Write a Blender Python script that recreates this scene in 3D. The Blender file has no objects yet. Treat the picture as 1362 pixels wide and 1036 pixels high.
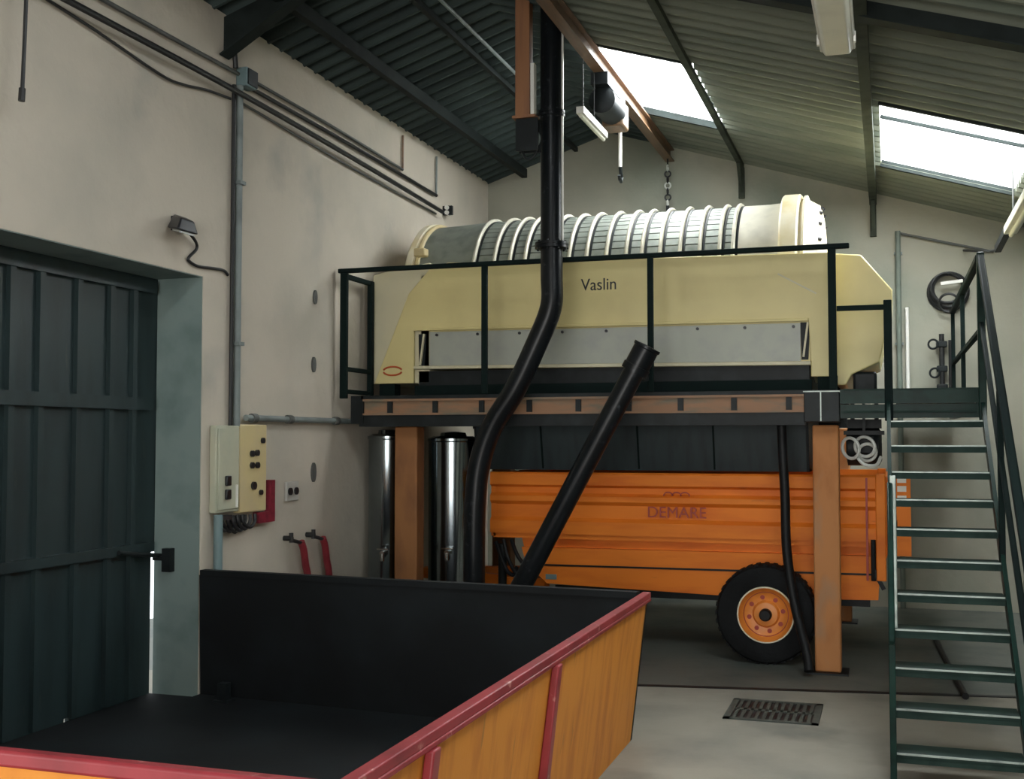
import bpy, bmesh, math, random
from mathutils import Vector, Matrix

random.seed(7)
S = bpy.context.scene
COL = S.collection
PI = math.pi
R = math.radians

# ------------------------------------------------------------------ materials
def mat(name, col, rough=0.6, metal=0.0, var=0.12, scale=6.0, bump=0.0, bscale=40.0, stretch=(1, 1, 1),
        col2=None, thr=(0.45, 0.7), spec=0.5, wear=None, wear_scale=3.0, wear_thr=(0.62, 0.7)):
    """plain paint / metal: a base colour that wanders a little, a second colour in blotches, optional wear spots and bump"""
    m = bpy.data.materials.new(name)
    m.use_nodes = True
    nt = m.node_tree
    n, l = nt.nodes, nt.links
    b = n['Principled BSDF']
    b.inputs['Roughness'].default_value = rough
    b.inputs['Metallic'].default_value = metal
    b.inputs['Specular IOR Level'].default_value = spec
    tc = n.new('ShaderNodeTexCoord')
    mp = n.new('ShaderNodeMapping')
    mp.inputs['Scale'].default_value = stretch
    l.new(tc.outputs['Object'], mp.inputs['Vector'])
    nz = n.new('ShaderNodeTexNoise')
    nz.inputs['Scale'].default_value = scale
    nz.inputs['Detail'].default_value = 5
    l.new(mp.outputs['Vector'], nz.inputs['Vector'])
    rp = n.new('ShaderNodeValToRGB')
    c2 = col2 or tuple(max(0, c * (1 - 2 * var)) for c in col)
    rp.color_ramp.elements[0].position = thr[0]
    rp.color_ramp.elements[1].position = thr[1]
    rp.color_ramp.elements[0].color = (*col, 1)
    rp.color_ramp.elements[1].color = (*c2, 1)
    l.new(nz.outputs['Fac'], rp.inputs['Fac'])
    out = rp.outputs['Color']
    if wear:
        n2 = n.new('ShaderNodeTexNoise')
        n2.inputs['Scale'].default_value = wear_scale
        n2.inputs['Detail'].default_value = 8
        l.new(mp.outputs['Vector'], n2.inputs['Vector'])
        r2 = n.new('ShaderNodeValToRGB')
        r2.color_ramp.elements[0].position = wear_thr[0]
        r2.color_ramp.elements[1].position = wear_thr[1]
        l.new(n2.outputs['Fac'], r2.inputs['Fac'])
        mx = n.new('ShaderNodeMix')
        mx.data_type = 'RGBA'
        l.new(r2.outputs['Color'], mx.inputs[0])
        l.new(out, mx.inputs[6])
        mx.inputs[7].default_value = (*wear, 1)
        out = mx.outputs[2]
    l.new(out, b.inputs['Base Color'])
    if bump:
        n3 = n.new('ShaderNodeTexNoise')
        n3.inputs['Scale'].default_value = bscale
        n3.inputs['Detail'].default_value = 6
        l.new(mp.outputs['Vector'], n3.inputs['Vector'])
        bp = n.new('ShaderNodeBump')
        bp.inputs['Strength'].default_value = bump
        bp.inputs['Distance'].default_value = 0.02
        l.new(n3.outputs['Fac'], bp.inputs['Height'])
        l.new(bp.outputs['Normal'], b.inputs['Normal'])
    return m

M = {}
M['plaster'] = mat('plaster', (0.55, 0.495, 0.41), 0.9, col2=(0.46, 0.425, 0.355), scale=1.3, bump=0.25, bscale=14,
                   wear=(0.31, 0.31, 0.28), wear_scale=1.1, wear_thr=(0.6, 0.82))
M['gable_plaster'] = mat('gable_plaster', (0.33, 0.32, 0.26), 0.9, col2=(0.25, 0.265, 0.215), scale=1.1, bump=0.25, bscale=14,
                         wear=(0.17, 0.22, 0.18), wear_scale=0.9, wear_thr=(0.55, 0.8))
M['concrete'] = mat('concrete', (0.285, 0.265, 0.215), 0.8, col2=(0.20, 0.195, 0.165), scale=1.6, bump=0.15, bscale=20,
                    wear=(0.09, 0.10, 0.09), wear_scale=1.0, wear_thr=(0.58, 0.78))
M['shaded_concrete'] = mat('shaded_concrete', (0.145, 0.155, 0.135), 0.7, col2=(0.075, 0.095, 0.088), scale=1.6, bump=0.12, bscale=20)  # darker slab copy; shade under the trailer is put into the colour
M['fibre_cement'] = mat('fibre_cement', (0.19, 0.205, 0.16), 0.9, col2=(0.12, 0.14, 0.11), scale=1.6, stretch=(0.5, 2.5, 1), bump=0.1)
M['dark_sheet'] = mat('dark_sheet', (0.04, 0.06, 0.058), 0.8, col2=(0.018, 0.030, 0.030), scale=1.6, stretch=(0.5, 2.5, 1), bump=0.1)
M['roof_steel'] = mat('roof_steel', (0.014, 0.020, 0.019), 0.7, spec=0.2, var=0.2)
M['skylight_sheet'] = None
M['door_steel'] = mat('door_steel', (0.020, 0.037, 0.039), 0.45, col2=(0.013, 0.024, 0.026), scale=2.5, stretch=(1, 3, 0.6),
                      wear=(0.045, 0.06, 0.05), wear_scale=5, wear_thr=(0.66, 0.8))
M['black_rubber'] = mat('black_rubber', (0.008, 0.009, 0.010), 0.5, spec=0.25, var=0.2)
M['tyre'] = mat('tyre_rubber', (0.010, 0.011, 0.012), 0.8, spec=0.2, var=0.2, bump=0.2, bscale=60)
M['pipe_black'] = mat('pipe_black', (0.006, 0.008, 0.010), 0.3, spec=0.25, var=0.2, wear=(0.03, 0.035, 0.04), wear_scale=18, wear_thr=(0.62, 0.72))
M['hopper_orange'] = mat('hopper_orange', (0.74, 0.29, 0.05), 0.55, spec=0.2, col2=(0.60, 0.205, 0.038), scale=4, stretch=(1, 3.5, 0.7),
                         wear=(0.33, 0.15, 0.06), wear_scale=6, wear_thr=(0.66, 0.8), bump=0.05)
M['hopper_black'] = mat('hopper_black', (0.007, 0.0085, 0.0095), 0.7, col2=(0.012, 0.016, 0.018), scale=2, spec=0.25)
M['rim_red'] = mat('rim_red', (0.33, 0.035, 0.045), 0.4, var=0.15, wear=(0.55, 0.25, 0.22), wear_scale=14, wear_thr=(0.64, 0.72))
M['trailer_orange'] = mat('trailer_orange', (0.80, 0.215, 0.022), 0.5, spec=0.2, col2=(0.68, 0.155, 0.017), scale=3, stretch=(0.6, 1, 3),
                          wear=(0.42, 0.10, 0.03), wear_scale=5, wear_thr=(0.68, 0.8))
M['wheel_orange'] = mat('wheel_orange', (0.80, 0.26, 0.04), 0.4, var=0.1)
M['column_orange'] = mat('column_orange', (0.46, 0.20, 0.075), 0.7, spec=0.2, col2=(0.36, 0.14, 0.05), scale=7, stretch=(1, 1, 0.4),
                         wear=(0.36, 0.21, 0.12), wear_scale=6, wear_thr=(0.55, 0.75))
M['column_shade'] = mat('column_shade', (0.30, 0.125, 0.04), 0.65, col2=(0.21, 0.085, 0.03), scale=7, stretch=(1, 1, 0.4))  # browner copy of the column paint, shade by the wall put in the colour
M['beam_rust'] = mat('beam_rust', (0.30, 0.16, 0.085), 0.6, col2=(0.17, 0.145, 0.10), scale=9, stretch=(0.5, 1, 2))
M['cream'] = mat('cream_paint', (0.74, 0.64, 0.30), 0.42, col2=(0.68, 0.58, 0.27), scale=2.5, bump=0.0)
M['cream_pale'] = mat('cream_pale', (0.66, 0.61, 0.42), 0.45, col2=(0.58, 0.55, 0.40), scale=3)
M['cream_white'] = mat('cream_white', (0.80, 0.74, 0.56), 0.4, col2=(0.68, 0.58, 0.32), scale=5)
M['galvanised'] = mat('galvanised', (0.40, 0.42, 0.36), 0.5, metal=0.15, col2=(0.36, 0.37, 0.34), scale=8)
M['drum_metal'] = mat('drum_metal', (0.27, 0.295, 0.255), 0.5, metal=0.2, col2=(0.18, 0.21, 0.18), scale=9)
M['hoop'] = mat('hoop_metal', (0.70, 0.67, 0.55), 0.4, metal=0.2, var=0.1)
M['green_steel'] = mat('green_steel', (0.008, 0.016, 0.015), 0.7, spec=0.06, col2=(0.008, 0.014, 0.014), scale=8)
M['stair_green'] = mat('stair_green', (0.012, 0.034, 0.027), 0.3, col2=(0.009, 0.02, 0.017), scale=8, spec=0.08)
M['tread_metal'] = mat('tread_metal', (0.022, 0.042, 0.035), 0.6, spec=0.1, col2=(0.014, 0.028, 0.024), scale=10)
M['nosing'] = mat('nosing_metal', (0.33, 0.38, 0.35), 0.4, metal=0.5, var=0.2, scale=14)
M['dark_steel'] = mat('dark_steel', (0.009, 0.012, 0.013), 0.5, spec=0.25, metal=0.0, col2=(0.018, 0.024, 0.026), scale=6)
M['tub_steel'] = mat('tub_steel', (0.018, 0.034, 0.038), 0.5, col2=(0.010, 0.020, 0.024), scale=5, stretch=(3, 1, 0.5))
M['reveal'] = mat('reveal_shade', (0.21, 0.275, 0.26), 0.8, col2=(0.15, 0.21, 0.20), scale=4)  # teal cast of the shaded jamb put into the colour
M['stainless'] = mat('stainless', (0.26, 0.30, 0.32), 0.16, metal=1.0, var=0.05)
M['brass'] = mat('valve_chrome', (0.70, 0.70, 0.66), 0.2, metal=1.0, var=0.05)
M['red_hose'] = mat('red_hose', (0.25, 0.025, 0.035), 0.45, var=0.15)
M['dark_red'] = mat('dark_red', (0.24, 0.02, 0.04), 0.45, var=0.2, scale=20)
M['cable'] = mat('cable_black', (0.014, 0.015, 0.016), 0.5, var=0.1)
M['cable_grey'] = mat('cable_grey', (0.10, 0.105, 0.10), 0.6, var=0.1)
M['pipe_green'] = mat('pipe_green', (0.14, 0.17, 0.14), 0.6, var=0.15)
M['conduit_grey'] = mat('conduit_grey', (0.20, 0.235, 0.23), 0.5, var=0.15)
M['conduit_teal'] = mat('conduit_teal', (0.17, 0.25, 0.26), 0.5, var=0.15)
M['cabinet_grey'] = mat('cabinet_grey', (0.48, 0.48, 0.36), 0.5, var=0.05, col2=(0.42, 0.44, 0.34))
M['cabinet_yellow'] = mat('cabinet_yellow', (0.60, 0.49, 0.25), 0.5, col2=(0.55, 0.45, 0.27), scale=5)
M['button_black'] = mat('button_black', (0.015, 0.016, 0.02), 0.35)
M['socket_white'] = mat('socket_white', (0.48, 0.47, 0.43), 0.5, var=0.04)
M['lamp_cover'] = mat('lamp_cover', (0.72, 0.71, 0.60), 0.4, var=0.05)
M['lamp_body'] = mat('lamp_body', (0.62, 0.60, 0.52), 0.4, var=0.05)
M['glass_dark'] = mat('glass_pale', (0.55, 0.58, 0.56), 0.15, var=0.05)
M['emblem_red'] = mat('emblem_red', (0.55, 0.10, 0.03), 0.5, var=0.05)
M['letter_red'] = mat('letter_red', (0.36, 0.035, 0.02), 0.5, var=0.05)
M['letter_black'] = mat('letter_black', (0.012, 0.013, 0.016), 0.5, var=0.05)
M['pale_plastic'] = mat('pale_plastic', (0.62, 0.64, 0.60), 0.3, var=0.1)
M['grate_iron'] = mat('grate_iron', (0.035, 0.045, 0.038), 0.6, col2=(0.06, 0.075, 0.06), scale=12)
M['reflector_white'] = mat('reflector_white', (0.80, 0.78, 0.68), 0.4, var=0.03)
M['wood_brown'] = mat('wood_brown', (0.30, 0.135, 0.06), 0.65, col2=(0.22, 0.10, 0.05), scale=5, stretch=(4, 4, 0.4))
M['purlin_orange'] = mat('purlin_orange', (0.17, 0.095, 0.05), 0.45, col2=(0.10, 0.065, 0.04), scale=5, stretch=(4, 0.4, 4))
M['white_metal'] = mat('white_metal', (0.78, 0.77, 0.72), 0.3, var=0.05)

def sheet_mat():
    m = bpy.data.materials.new('skylight_sheet')
    m.use_nodes = True
    n, l = m.node_tree.nodes, m.node_tree.links
    n.remove(n['Principled BSDF'])
    t = n.new('ShaderNodeBsdfTransparent')
    t.inputs['Color'].default_value = (0.93, 0.96, 0.98, 1)
    u = n.new('ShaderNodeBsdfTranslucent')
    nz = n.new('ShaderNodeTexNoise'); nz.inputs['Scale'].default_value = 3
    rp = n.new('ShaderNodeValToRGB')
    rp.color_ramp.elements[0].color = (0.88, 0.92, 0.95, 1)
    rp.color_ramp.elements[1].color = (0.95, 0.96, 0.96, 1)
    l.new(nz.outputs['Fac'], rp.inputs['Fac'])
    l.new(rp.outputs['Color'], u.inputs['Color'])
    mx = n.new('ShaderNodeMixShader'); mx.inputs[0].default_value = 0.35
    l.new(t.outputs[0], mx.inputs[1]); l.new(u.outputs[0], mx.inputs[2])
    l.new(mx.outputs[0], n['Material Output'].inputs['Surface'])
    return m
M['skylight_sheet'] = sheet_mat()

# ------------------------------------------------------------------ mesh builder
def frame(d):
    d = Vector(d).normalized()
    a = Vector((0, 0, 1)) if abs(d.z) < 0.9 else Vector((1, 0, 0))
    u = d.cross(a).normalized()
    return u, d.cross(u).normalized()

class MB:
    def __init__(s):
        s.v, s.f = [], []
    def add(s, vs, fs):
        b = len(s.v)
        s.v += [Vector(x) for x in vs]
        s.f += [tuple(b + i for i in f) for f in fs]
        return s
    def box(s, x0, x1, y0, y1, z0, z1):
        vs = [(x, y, z) for x in (x0, x1) for y in (y0, y1) for z in (z0, z1)]
        return s.add(vs, [(0, 1, 3, 2), (4, 6, 7, 5), (0, 4, 5, 1), (2, 3, 7, 6), (0, 2, 6, 4), (1, 5, 7, 3)])
    def bar(s, p0, p1, w, h, up=(0, 0, 1)):
        """box section from p0 to p1: w across, h along `up`"""
        p0, p1 = Vector(p0), Vector(p1)
        d = (p1 - p0).normalized()
        a = d.cross(Vector(up)).normalized()
        b = a.cross(d).normalized()
        vs = [p + a * (i * w / 2) + b * (j * h / 2) for p in (p0, p1) for i, j in ((-1, -1), (1, -1), (1, 1), (-1, 1))]
        return s.add(vs, [(0, 1, 2, 3), (7, 6, 5, 4), (0, 4, 5, 1), (1, 5, 6, 2), (2, 6, 7, 3), (3, 7, 4, 0)])
    def prism(s, poly, axis, a0, a1):
        """2D polygon extruded along an axis; poly is in the remaining two axes in order"""
        def pt(p, a):
            return {'x': (a, p[0], p[1]), 'y': (p[0], a, p[1]), 'z': (p[0], p[1], a)}[axis]
        n = len(poly)
        vs = [pt(p, a0) for p in poly] + [pt(p, a1) for p in poly]
        fs = [tuple(range(n)), tuple(range(2 * n - 1, n - 1, -1))]
        fs += [(i, (i + 1) % n, n + (i + 1) % n, n + i) for i in range(n)]
        return s.add(vs, fs)
    def lathe(s, prof, origin, axis, n=32, closed=False):
        """prof: (along, radius) pairs turned about the axis through origin"""
        o, d = Vector(origin), Vector(axis).normalized()
        u, w = frame(d)
        vs, fs = [], []
        for a, r in prof:
            for i in range(n):
                t = 2 * PI * i / n
                vs.append(o + d * a + (u * math.cos(t) + w * math.sin(t)) * r)
        m = len(prof)
        for j in range(m if closed else m - 1):
            k = (j + 1) % m
            for i in range(n):
                fs.append((j * n + i, j * n + (i + 1) % n, k * n + (i + 1) % n, k * n + i))
        if not closed:
            fs.append(tuple(range(n)))
            fs.append(tuple(range((m - 1) * n, m * n)))
        return s.add(vs, fs)
    def cyl(s, p0, p1, r, n=16, r1=None):
        p0, p1 = Vector(p0), Vector(p1)
        return s.lathe([(0, r), ((p1 - p0).length, r if r1 is None else r1)], p0, p1 - p0, n)
    def torus(s, c, axis, Rm, r, n=32, k=8):
        return s.lathe([(r * math.sin(2 * PI * j / k), Rm + r * math.cos(2 * PI * j / k)) for j in range(k)], c, axis, n, True)
    def tube(s, pts, r, n=10, hollow=False):
        pts = [Vector(p) for p in pts]
        m = len(pts)
        d0 = (pts[1] - pts[0]).normalized()
        u, w = frame(d0)
        vs, fs = [], []
        for j in range(m):
            d = (pts[min(j + 1, m - 1)] - pts[max(j - 1, 0)]).normalized()
            u = (u - d * u.dot(d)).normalized()
            w = d.cross(u)
            for i in range(n):
                t = 2 * PI * i / n
                vs.append(pts[j] + (u * math.cos(t) + w * math.sin(t)) * r)
        for j in range(m - 1):
            for i in range(n):
                fs.append((j * n + i, j * n + (i + 1) % n, (j + 1) * n + (i + 1) % n, (j + 1) * n + i))
        fs.append(tuple(range(n)))
        fs.append(tuple(range((m - 1) * n, m * n)))
        return s.add(vs, fs)
    def build(s, name, m, parent=None, bevel=0.0, origin=None):
        base = Vector(origin) if origin is not None else Vector((0, 0, 0))
        if parent is not None:
            base = world_loc(parent)
        me = bpy.data.meshes.new(name)
        me.from_pydata([tuple(v - base) for v in s.v], [], s.f)
        bm = bmesh.new(); bm.from_mesh(me)
        bmesh.ops.recalc_face_normals(bm, faces=bm.faces)
        for f in bm.faces:
            f.smooth = True
        bm.to_mesh(me); bm.free()
        me.set_sharp_from_angle(angle=R(32))
        me.materials.append(M[m])
        o = bpy.data.objects.new(name, me)
        COL.objects.link(o)
        if parent is not None:
            o.parent = parent
        elif origin is not None:
            o.location = base
        if bevel:
            b = o.modifiers.new('bevel', 'BEVEL')
            b.width = bevel; b.segments = 2; b.limit_method = 'ANGLE'; b.angle_limit = R(40)
        return o

def world_loc(o):
    v = Vector((0, 0, 0))
    while o is not None:
        v += o.location
        o = o.parent
    return v

def catmull(pts, k=8):
    pts = [Vector(p) for p in pts]
    P = [pts[0] * 2 - pts[1]] + pts + [pts[-1] * 2 - pts[-2]]
    out = []
    for i in range(1, len(P) - 2):
        a, b, c, d = P[i - 1:i + 3]
        for j in range(k):
            t = j / k
            out.append(0.5 * (2 * b + (c - a) * t + (2 * a - 5 * b + 4 * c - d) * t * t + (3 * b - a - 3 * c + d) * t ** 3))
    out.append(pts[-1])
    return out

def thing(name, label, cat, loc, group=None):
    o = bpy.data.objects.new(name, None)
    COL.objects.link(o)
    o.location = loc
    o.empty_display_size = 0.1
    o['label'] = label; o['category'] = cat
    if group: o['group'] = group
    return o

def tag(o, label, cat, group=None):
    o['label'] = label; o['category'] = cat
    if group: o['group'] = group
    return o

def struct(o):
    o['kind'] = 'structure'
    return o

def lab(o, label):
    o['label'] = label
    return o

def dup_tree(root, loc, label):
    """a copy of a thing with copies of its parts and their sub-parts"""
    r = root.copy(); COL.objects.link(r); r.location = loc; r['label'] = label
    for ch in list(root.children):
        c = ch.copy(); COL.objects.link(c); c.parent = r
        for g in list(ch.children):
            d = g.copy(); COL.objects.link(d); d.parent = c
    return r

def lettering(name, text, loc, size, m, parent, depth=0.004, bold=0.0, shear=0.0, sx=1.0):
    cu = bpy.data.curves.new(name, 'FONT')
    cu.body = text; cu.size = size; cu.extrude = depth; cu.align_x = 'CENTER'; cu.align_y = 'CENTER'
    cu.offset = bold; cu.shear = shear
    tmp = bpy.data.objects.new(name + '_tmp', cu)
    COL.objects.link(tmp)
    bpy.context.view_layer.update()
    me = bpy.data.meshes.new_from_object(tmp.evaluated_get(bpy.context.evaluated_depsgraph_get()))
    bpy.data.objects.remove(tmp)
    rot = Matrix.Rotation(PI / 2, 4, 'X') @ Matrix.Diagonal((sx, 1, 1, 1))
    base = world_loc(parent)
    me.transform(Matrix.Translation(Vector(loc) - base) @ rot)
    me.materials.clear(); me.materials.append(M[m])
    o = bpy.data.objects.new(name, me); COL.objects.link(o); o.parent = parent
    return o

# ------------------------------------------------------------------ the building
WX = -4.22            # inner face of the long wall
YB = 12.0             # inner face of the gable wall
XR = 2.5
YF = -4.0
RX, RZ = -2.83, 4.962
def zroof(x):
    return 4.5 + 0.3324 * (x + 4.22) if x < RX else RZ - 0.309 * (x - RX)

jy = lambda x: 7.615 + (x + 1.95) * .1693
struct(MB().prism([(-6.5, -9), (6, -9), (6, jy(6)), (-6.5, jy(-6.5))], 'z', -.25, 0).build('floor', 'concrete'))
struct(MB().prism([(-6.5, jy(-6.5)), (6, jy(6)), (6, 14), (-6.5, 14)], 'z', -.25, 0).build('floor', 'shaded_concrete'))

DY0, DY1, DZ = 2.9, 6.42, 2.71
w = MB()
SY0, SY1, SZ = -3.7, 1.0, 2.9      # side doorway added behind the camera, unseen, to light the right roof slope
w.box(WX - 0.34, WX, YF, SY0, 0, 4.52)
w.box(WX - 0.34, WX, SY1, DY0, 0, 4.52)
w.box(WX - 0.34, WX, SY0, SY1, SZ, 4.52)
w.box(WX - 0.34, WX, DY1, YB + 0.3, 0, 4.52)
w.box(WX - 0.34, WX, DY0, DY1, DZ, 4.52)
struct(w.build('wall_left', 'plaster'))
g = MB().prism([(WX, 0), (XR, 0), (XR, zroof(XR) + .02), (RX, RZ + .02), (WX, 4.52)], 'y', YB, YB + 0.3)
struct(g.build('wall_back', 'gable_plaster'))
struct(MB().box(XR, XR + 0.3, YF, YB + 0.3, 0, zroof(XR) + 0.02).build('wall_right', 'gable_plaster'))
fw = MB()
OX0, OX1, OZ = -2.6, 1.6, 3.3       # wide front doorway, open, behind the camera
fw.prism([(WX, 0), (OX0, 0), (OX0, zroof(OX0) + .02), (RX, RZ + .02), (WX, 4.52)], 'y', YF - .3, YF)
fw.prism([(OX0, OZ), (OX1, OZ), (OX1, zroof(OX1) + .02), (OX0, zroof(OX0) + .02)], 'y', YF - .3, YF)
fw.prism([(OX1, 0), (XR, 0), (XR, zroof(XR) + .02), (OX1, zroof(OX1) + .02)], 'y', YF - .3, YF)
struct(fw.build('wall_front', 'plaster'))

# corrugated roof, with the translucent sheets left out
PITCH = 0.177
HOLES = [(-2.31, -1.40, 8.72, 10.66), (-0.035, 1.06, 8.75, 10.72), (-2.31, -1.40, 3.4, 5.4), (-0.035, 1.06, 3.4, 5.4),
         (-2.31, -1.40, -1.6, 0.4), (-0.035, 1.06, -1.6, 0.4)]  # last four openings unseen, added to light the near wall and hopper
def roof_mesh(slope):
    mb = MB()
    ys = []
    y = YF - 0.35
    while y < YB + 0.35:
        ys.append(y); y += PITCH / 8
    def hole(xa, xb, ya, yb):
        xm, ym = (xa + xb) / 2, (ya + yb) / 2
        return any(h[0] < xm < h[1] and h[2] < ym < h[3] for h in HOLES)
    for xs in ([[WX - 0.6, RX, -2.31], [-2.31, -1.40, -0.035, 1.06, XR + 0.5]][slope],):
        base = len(mb.v)
        for yv in ys:
            sn = math.sin(2 * PI * yv / PITCH)
            dz = 0.055 * math.copysign(abs(sn) ** 0.7, sn) + 0.058
            for x in xs:
                mb.v.append(Vector((x, yv, zroof(x) + dz)))
        n = len(xs)
        for j in range(len(ys) - 1):
            for i in range(n - 1):
                if not hole(xs[i], xs[i + 1], ys[j], ys[j + 1]):
                    a = base + j * n + i
                    mb.f.append((a, a + 1, a + n + 1, a + n))
    return mb
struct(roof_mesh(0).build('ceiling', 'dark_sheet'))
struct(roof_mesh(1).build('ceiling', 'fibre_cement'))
struct(MB().prism([(RX - .25, zroof(RX - .25) + .075), (RX, RZ + .085), (RX + .25, zroof(RX + .25) + .075), (RX + .25, zroof(RX + .25) + .09),
                   (RX, RZ + .11), (RX - .25, zroof(RX - .25) + .09)], 'y', YF - .3, YB + .3).build('trim_3', 'fibre_cement'))

# translucent sheets in the roof
for k, h in enumerate(HOLES):
    x0, x1, y0, y1 = h
    e = bpy.data.objects.new('window_%d' % (k + 1), None); COL.objects.link(e)
    e.location = ((x0 + x1) / 2, (y0 + y1) / 2, zroof((x0 + x1) / 2)); struct(e)
    p = MB().prism([(x0 - .03, zroof(x0 - .03) + .065), (x1 + .03, zroof(x1 + .03) + .065), (x1 + .03, zroof(x1 + .03) + .069), (x0 - .03, zroof(x0 - .03) + .069)], 'y', y0 - .03, y1 + .03)
    struct(p.build('pane', 'skylight_sheet', e))
    fr = MB()
    for yy in (y0 - .02, y1 + .02):
        fr.bar((x0, yy, zroof(x0) + .035), (x1, yy, zroof(x1) + .035), .04, .06)
    struct(fr.build('frame', 'roof_steel', e))
# the lap bar crossing the second sheet
struct(MB().bar((-0.03, 9.22, zroof(-0.03) + .05), (1.06, 9.22, zroof(1.06) + .05), .025, .025).build('trim_4', 'roof_steel'))
struct(MB().bar((-1.50, 8.75, zroof(-1.50) + .05), (-1.42, 9.95, zroof(-1.42) + .05), .025, .025).build('trim_5', 'roof_steel'))

# purlins under the sheets and the rafter pair
M['purlin_grey'] = mat('purlin_grey', (0.062, 0.072, 0.055), 0.8, spec=0.1, var=0.2)
for x, wd, dp, mm in ((-3.79, .06, .10, 'roof_steel'), (-3.2, .04, .05, 'roof_steel'), (-1.42, .05, .05, 'purlin_grey'), (-.12, .07, .12, 'purlin_grey'), (1.14, .07, .10, 'roof_steel')):
    z = zroof(x)
    pr = MB().box(x - wd / 2, x + wd / 2, YF, YB - .01, z - dp, z - .005)
    if x in (-1.42, -.12):      # strut at the gable end
        pr.bar((x, YB - .03, z - dp - .26), (x, YB - .30, z - dp), .035, .035, (1, 0, 0))
        pr.box(x - .03, x + .03, YB - .05, YB - .005, z - dp - .32, z - dp)
    struct(pr.build('purlin', mm))
x = -2.17
z = zroof(x) - .03
pu = MB().box(x - .045, x + .045, YF, YB - .01, z - .012, z).box(x - .045, x + .045, YF, YB - .01, z - .13, z - .118).box(x - .006, x + .006, YF, YB - .01, z - .118, z - .012)
struct(pu.build('purlin', 'purlin_orange'))
for Y in (6.62, 1.6, -2.6):
    ra = MB()
    d = 0.11
    pts = [(WX + .01, 4.49), (RX, RZ - .01), (XR - .01, zroof(XR) - .01), (XR - .01, zroof(XR) - .01 - d), (RX + .05, RZ - d - .02), (-3.55, zroof(-3.55) - d - .01), (WX + .01, 4.22)]
    ra.prism(pts, 'y', Y - .006, Y + .006)
    for a, b in zip(pts[2:], pts[3:]):
        if a[0] != b[0]:
            ra.bar((a[0], Y, a[1]), (b[0], Y, b[1]), .11, .012)
    struct(ra.build('rafter', 'roof_steel'))

# steel door leaf outside the opening, light coming in along its edge
door = bpy.data.objects.new('door_1', None); COL.objects.link(door); door.location = (WX - .36, 4.6, 0); struct(door)
dm = MB()
XD = WX - .345
dm.prism([(2.7, .001), (5.575, .001), (5.58, .035), (5.62, .035), (5.625, .001), (6.385, .001), (6.385, .96), (6.60, .96), (6.60, 2.9), (2.7, 2.9)], 'x', XD - .03, XD)
yy = 6.155
for yy in (6.155, 5.93, 5.63, 5.312, 5.08, 4.78, 4.48, 4.18, 3.88, 3.58, 3.28, 3.02):
    dm.box(XD, XD + .03, yy - .022, yy + .022, .03, 2.69)
struct(dm.build('leaf', 'door_steel', door))
struct(MB().box(XD, XD + .045, 2.92, 6.33, 1.84, 1.92).box(XD, XD + .045, 2.92, 6.36, .93, .99).box(XD, XD + .04, 2.92, 6.36, 2.60, 2.68).build('rail', 'door_steel', door))
lb = MB().cyl((XD + .06, 5.98, .955), (XD + .06, 6.50, .885), .014)
struct(lb.build('latch_bar', 'dark_steel', door))
struct(MB().box(XD + .10, XD + .16, 6.36, 6.42, .80, .95).box(XD + .02, XD + .12, 6.375, 6.405, .87, .90).build('latch_handle', 'dark_steel', door))
struct(MB().box(WX - .34, WX - .004, DY1 - .006, DY1, 0, DZ).box(WX - .34, WX - .004, DY0, DY1 - .006, DZ - .006, DZ).build('shade_lining', 'reveal'))  # thin added lining that carries the jamb's shade as colour
# ground outside the door keeps the floor slab; step strip of the floor joint
j = MB().bar((-1.95, 7.615, .002), (2.45, 8.36, .002), .05, .006)
struct(j.build('trim_1', 'black_rubber'))

# ------------------------------------------------------------------ receiving hopper
ZR = 0.815
hop = thing('grape_hopper', 'long orange grape hopper with dark red rim and black inside, by the steel door', 'hopper', (-2.7, 4.4, 0))
XH, XHb = -1.27, -1.37
hop_y0, hop_y1 = 2.55, 6.25
s = MB().prism([(XHb - .03, .0), (XHb, .0), (XH, ZR - .03), (XH - .03, ZR - .03)], 'y', hop_y0, hop_y1)
s.build('side_panel', 'hopper_orange', hop)
# back board meets the plaster wall
bb = MB().add([(WX + .01, 6.43, .0), (XHb, hop_y1, .0), (XH, hop_y1 - .03, ZR - .03), (WX + .01, 6.40, ZR - .03),
               (WX + .01, 6.47, .0), (XHb, hop_y1 + .04, .0), (XH, hop_y1 + .01, ZR - .03), (WX + .01, 6.44, ZR - .03)],
              [(0, 1, 2, 3), (7, 6, 5, 4), (0, 4, 5, 1), (1, 5, 6, 2), (2, 6, 7, 3), (3, 7, 4, 0)])
lab(bb.build('back_panel', 'hopper_black', hop), 'black back board of the hopper')
MB().add([(WX + .02, hop_y0 + .03, .0), (XHb, hop_y0 + .06, .0), (XH, hop_y0, ZR - .03), (WX + .02, hop_y0, ZR - .03),
          (WX + .02, hop_y0 + .07, .0), (XHb, hop_y0 + .10, .0), (XH, hop_y0 + .03, ZR - .03), (WX + .02, hop_y0 + .03, ZR - .03)],
         [(0, 1, 2, 3), (7, 6, 5, 4), (0, 4, 5, 1), (1, 5, 6, 2), (2, 6, 7, 3), (3, 7, 4, 0)]).build('front_panel', 'hopper_orange', hop)
ln = MB().box(XHb - .045, XHb - .032, hop_y0 + .1, hop_y1 - .02, .03, .05)
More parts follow.
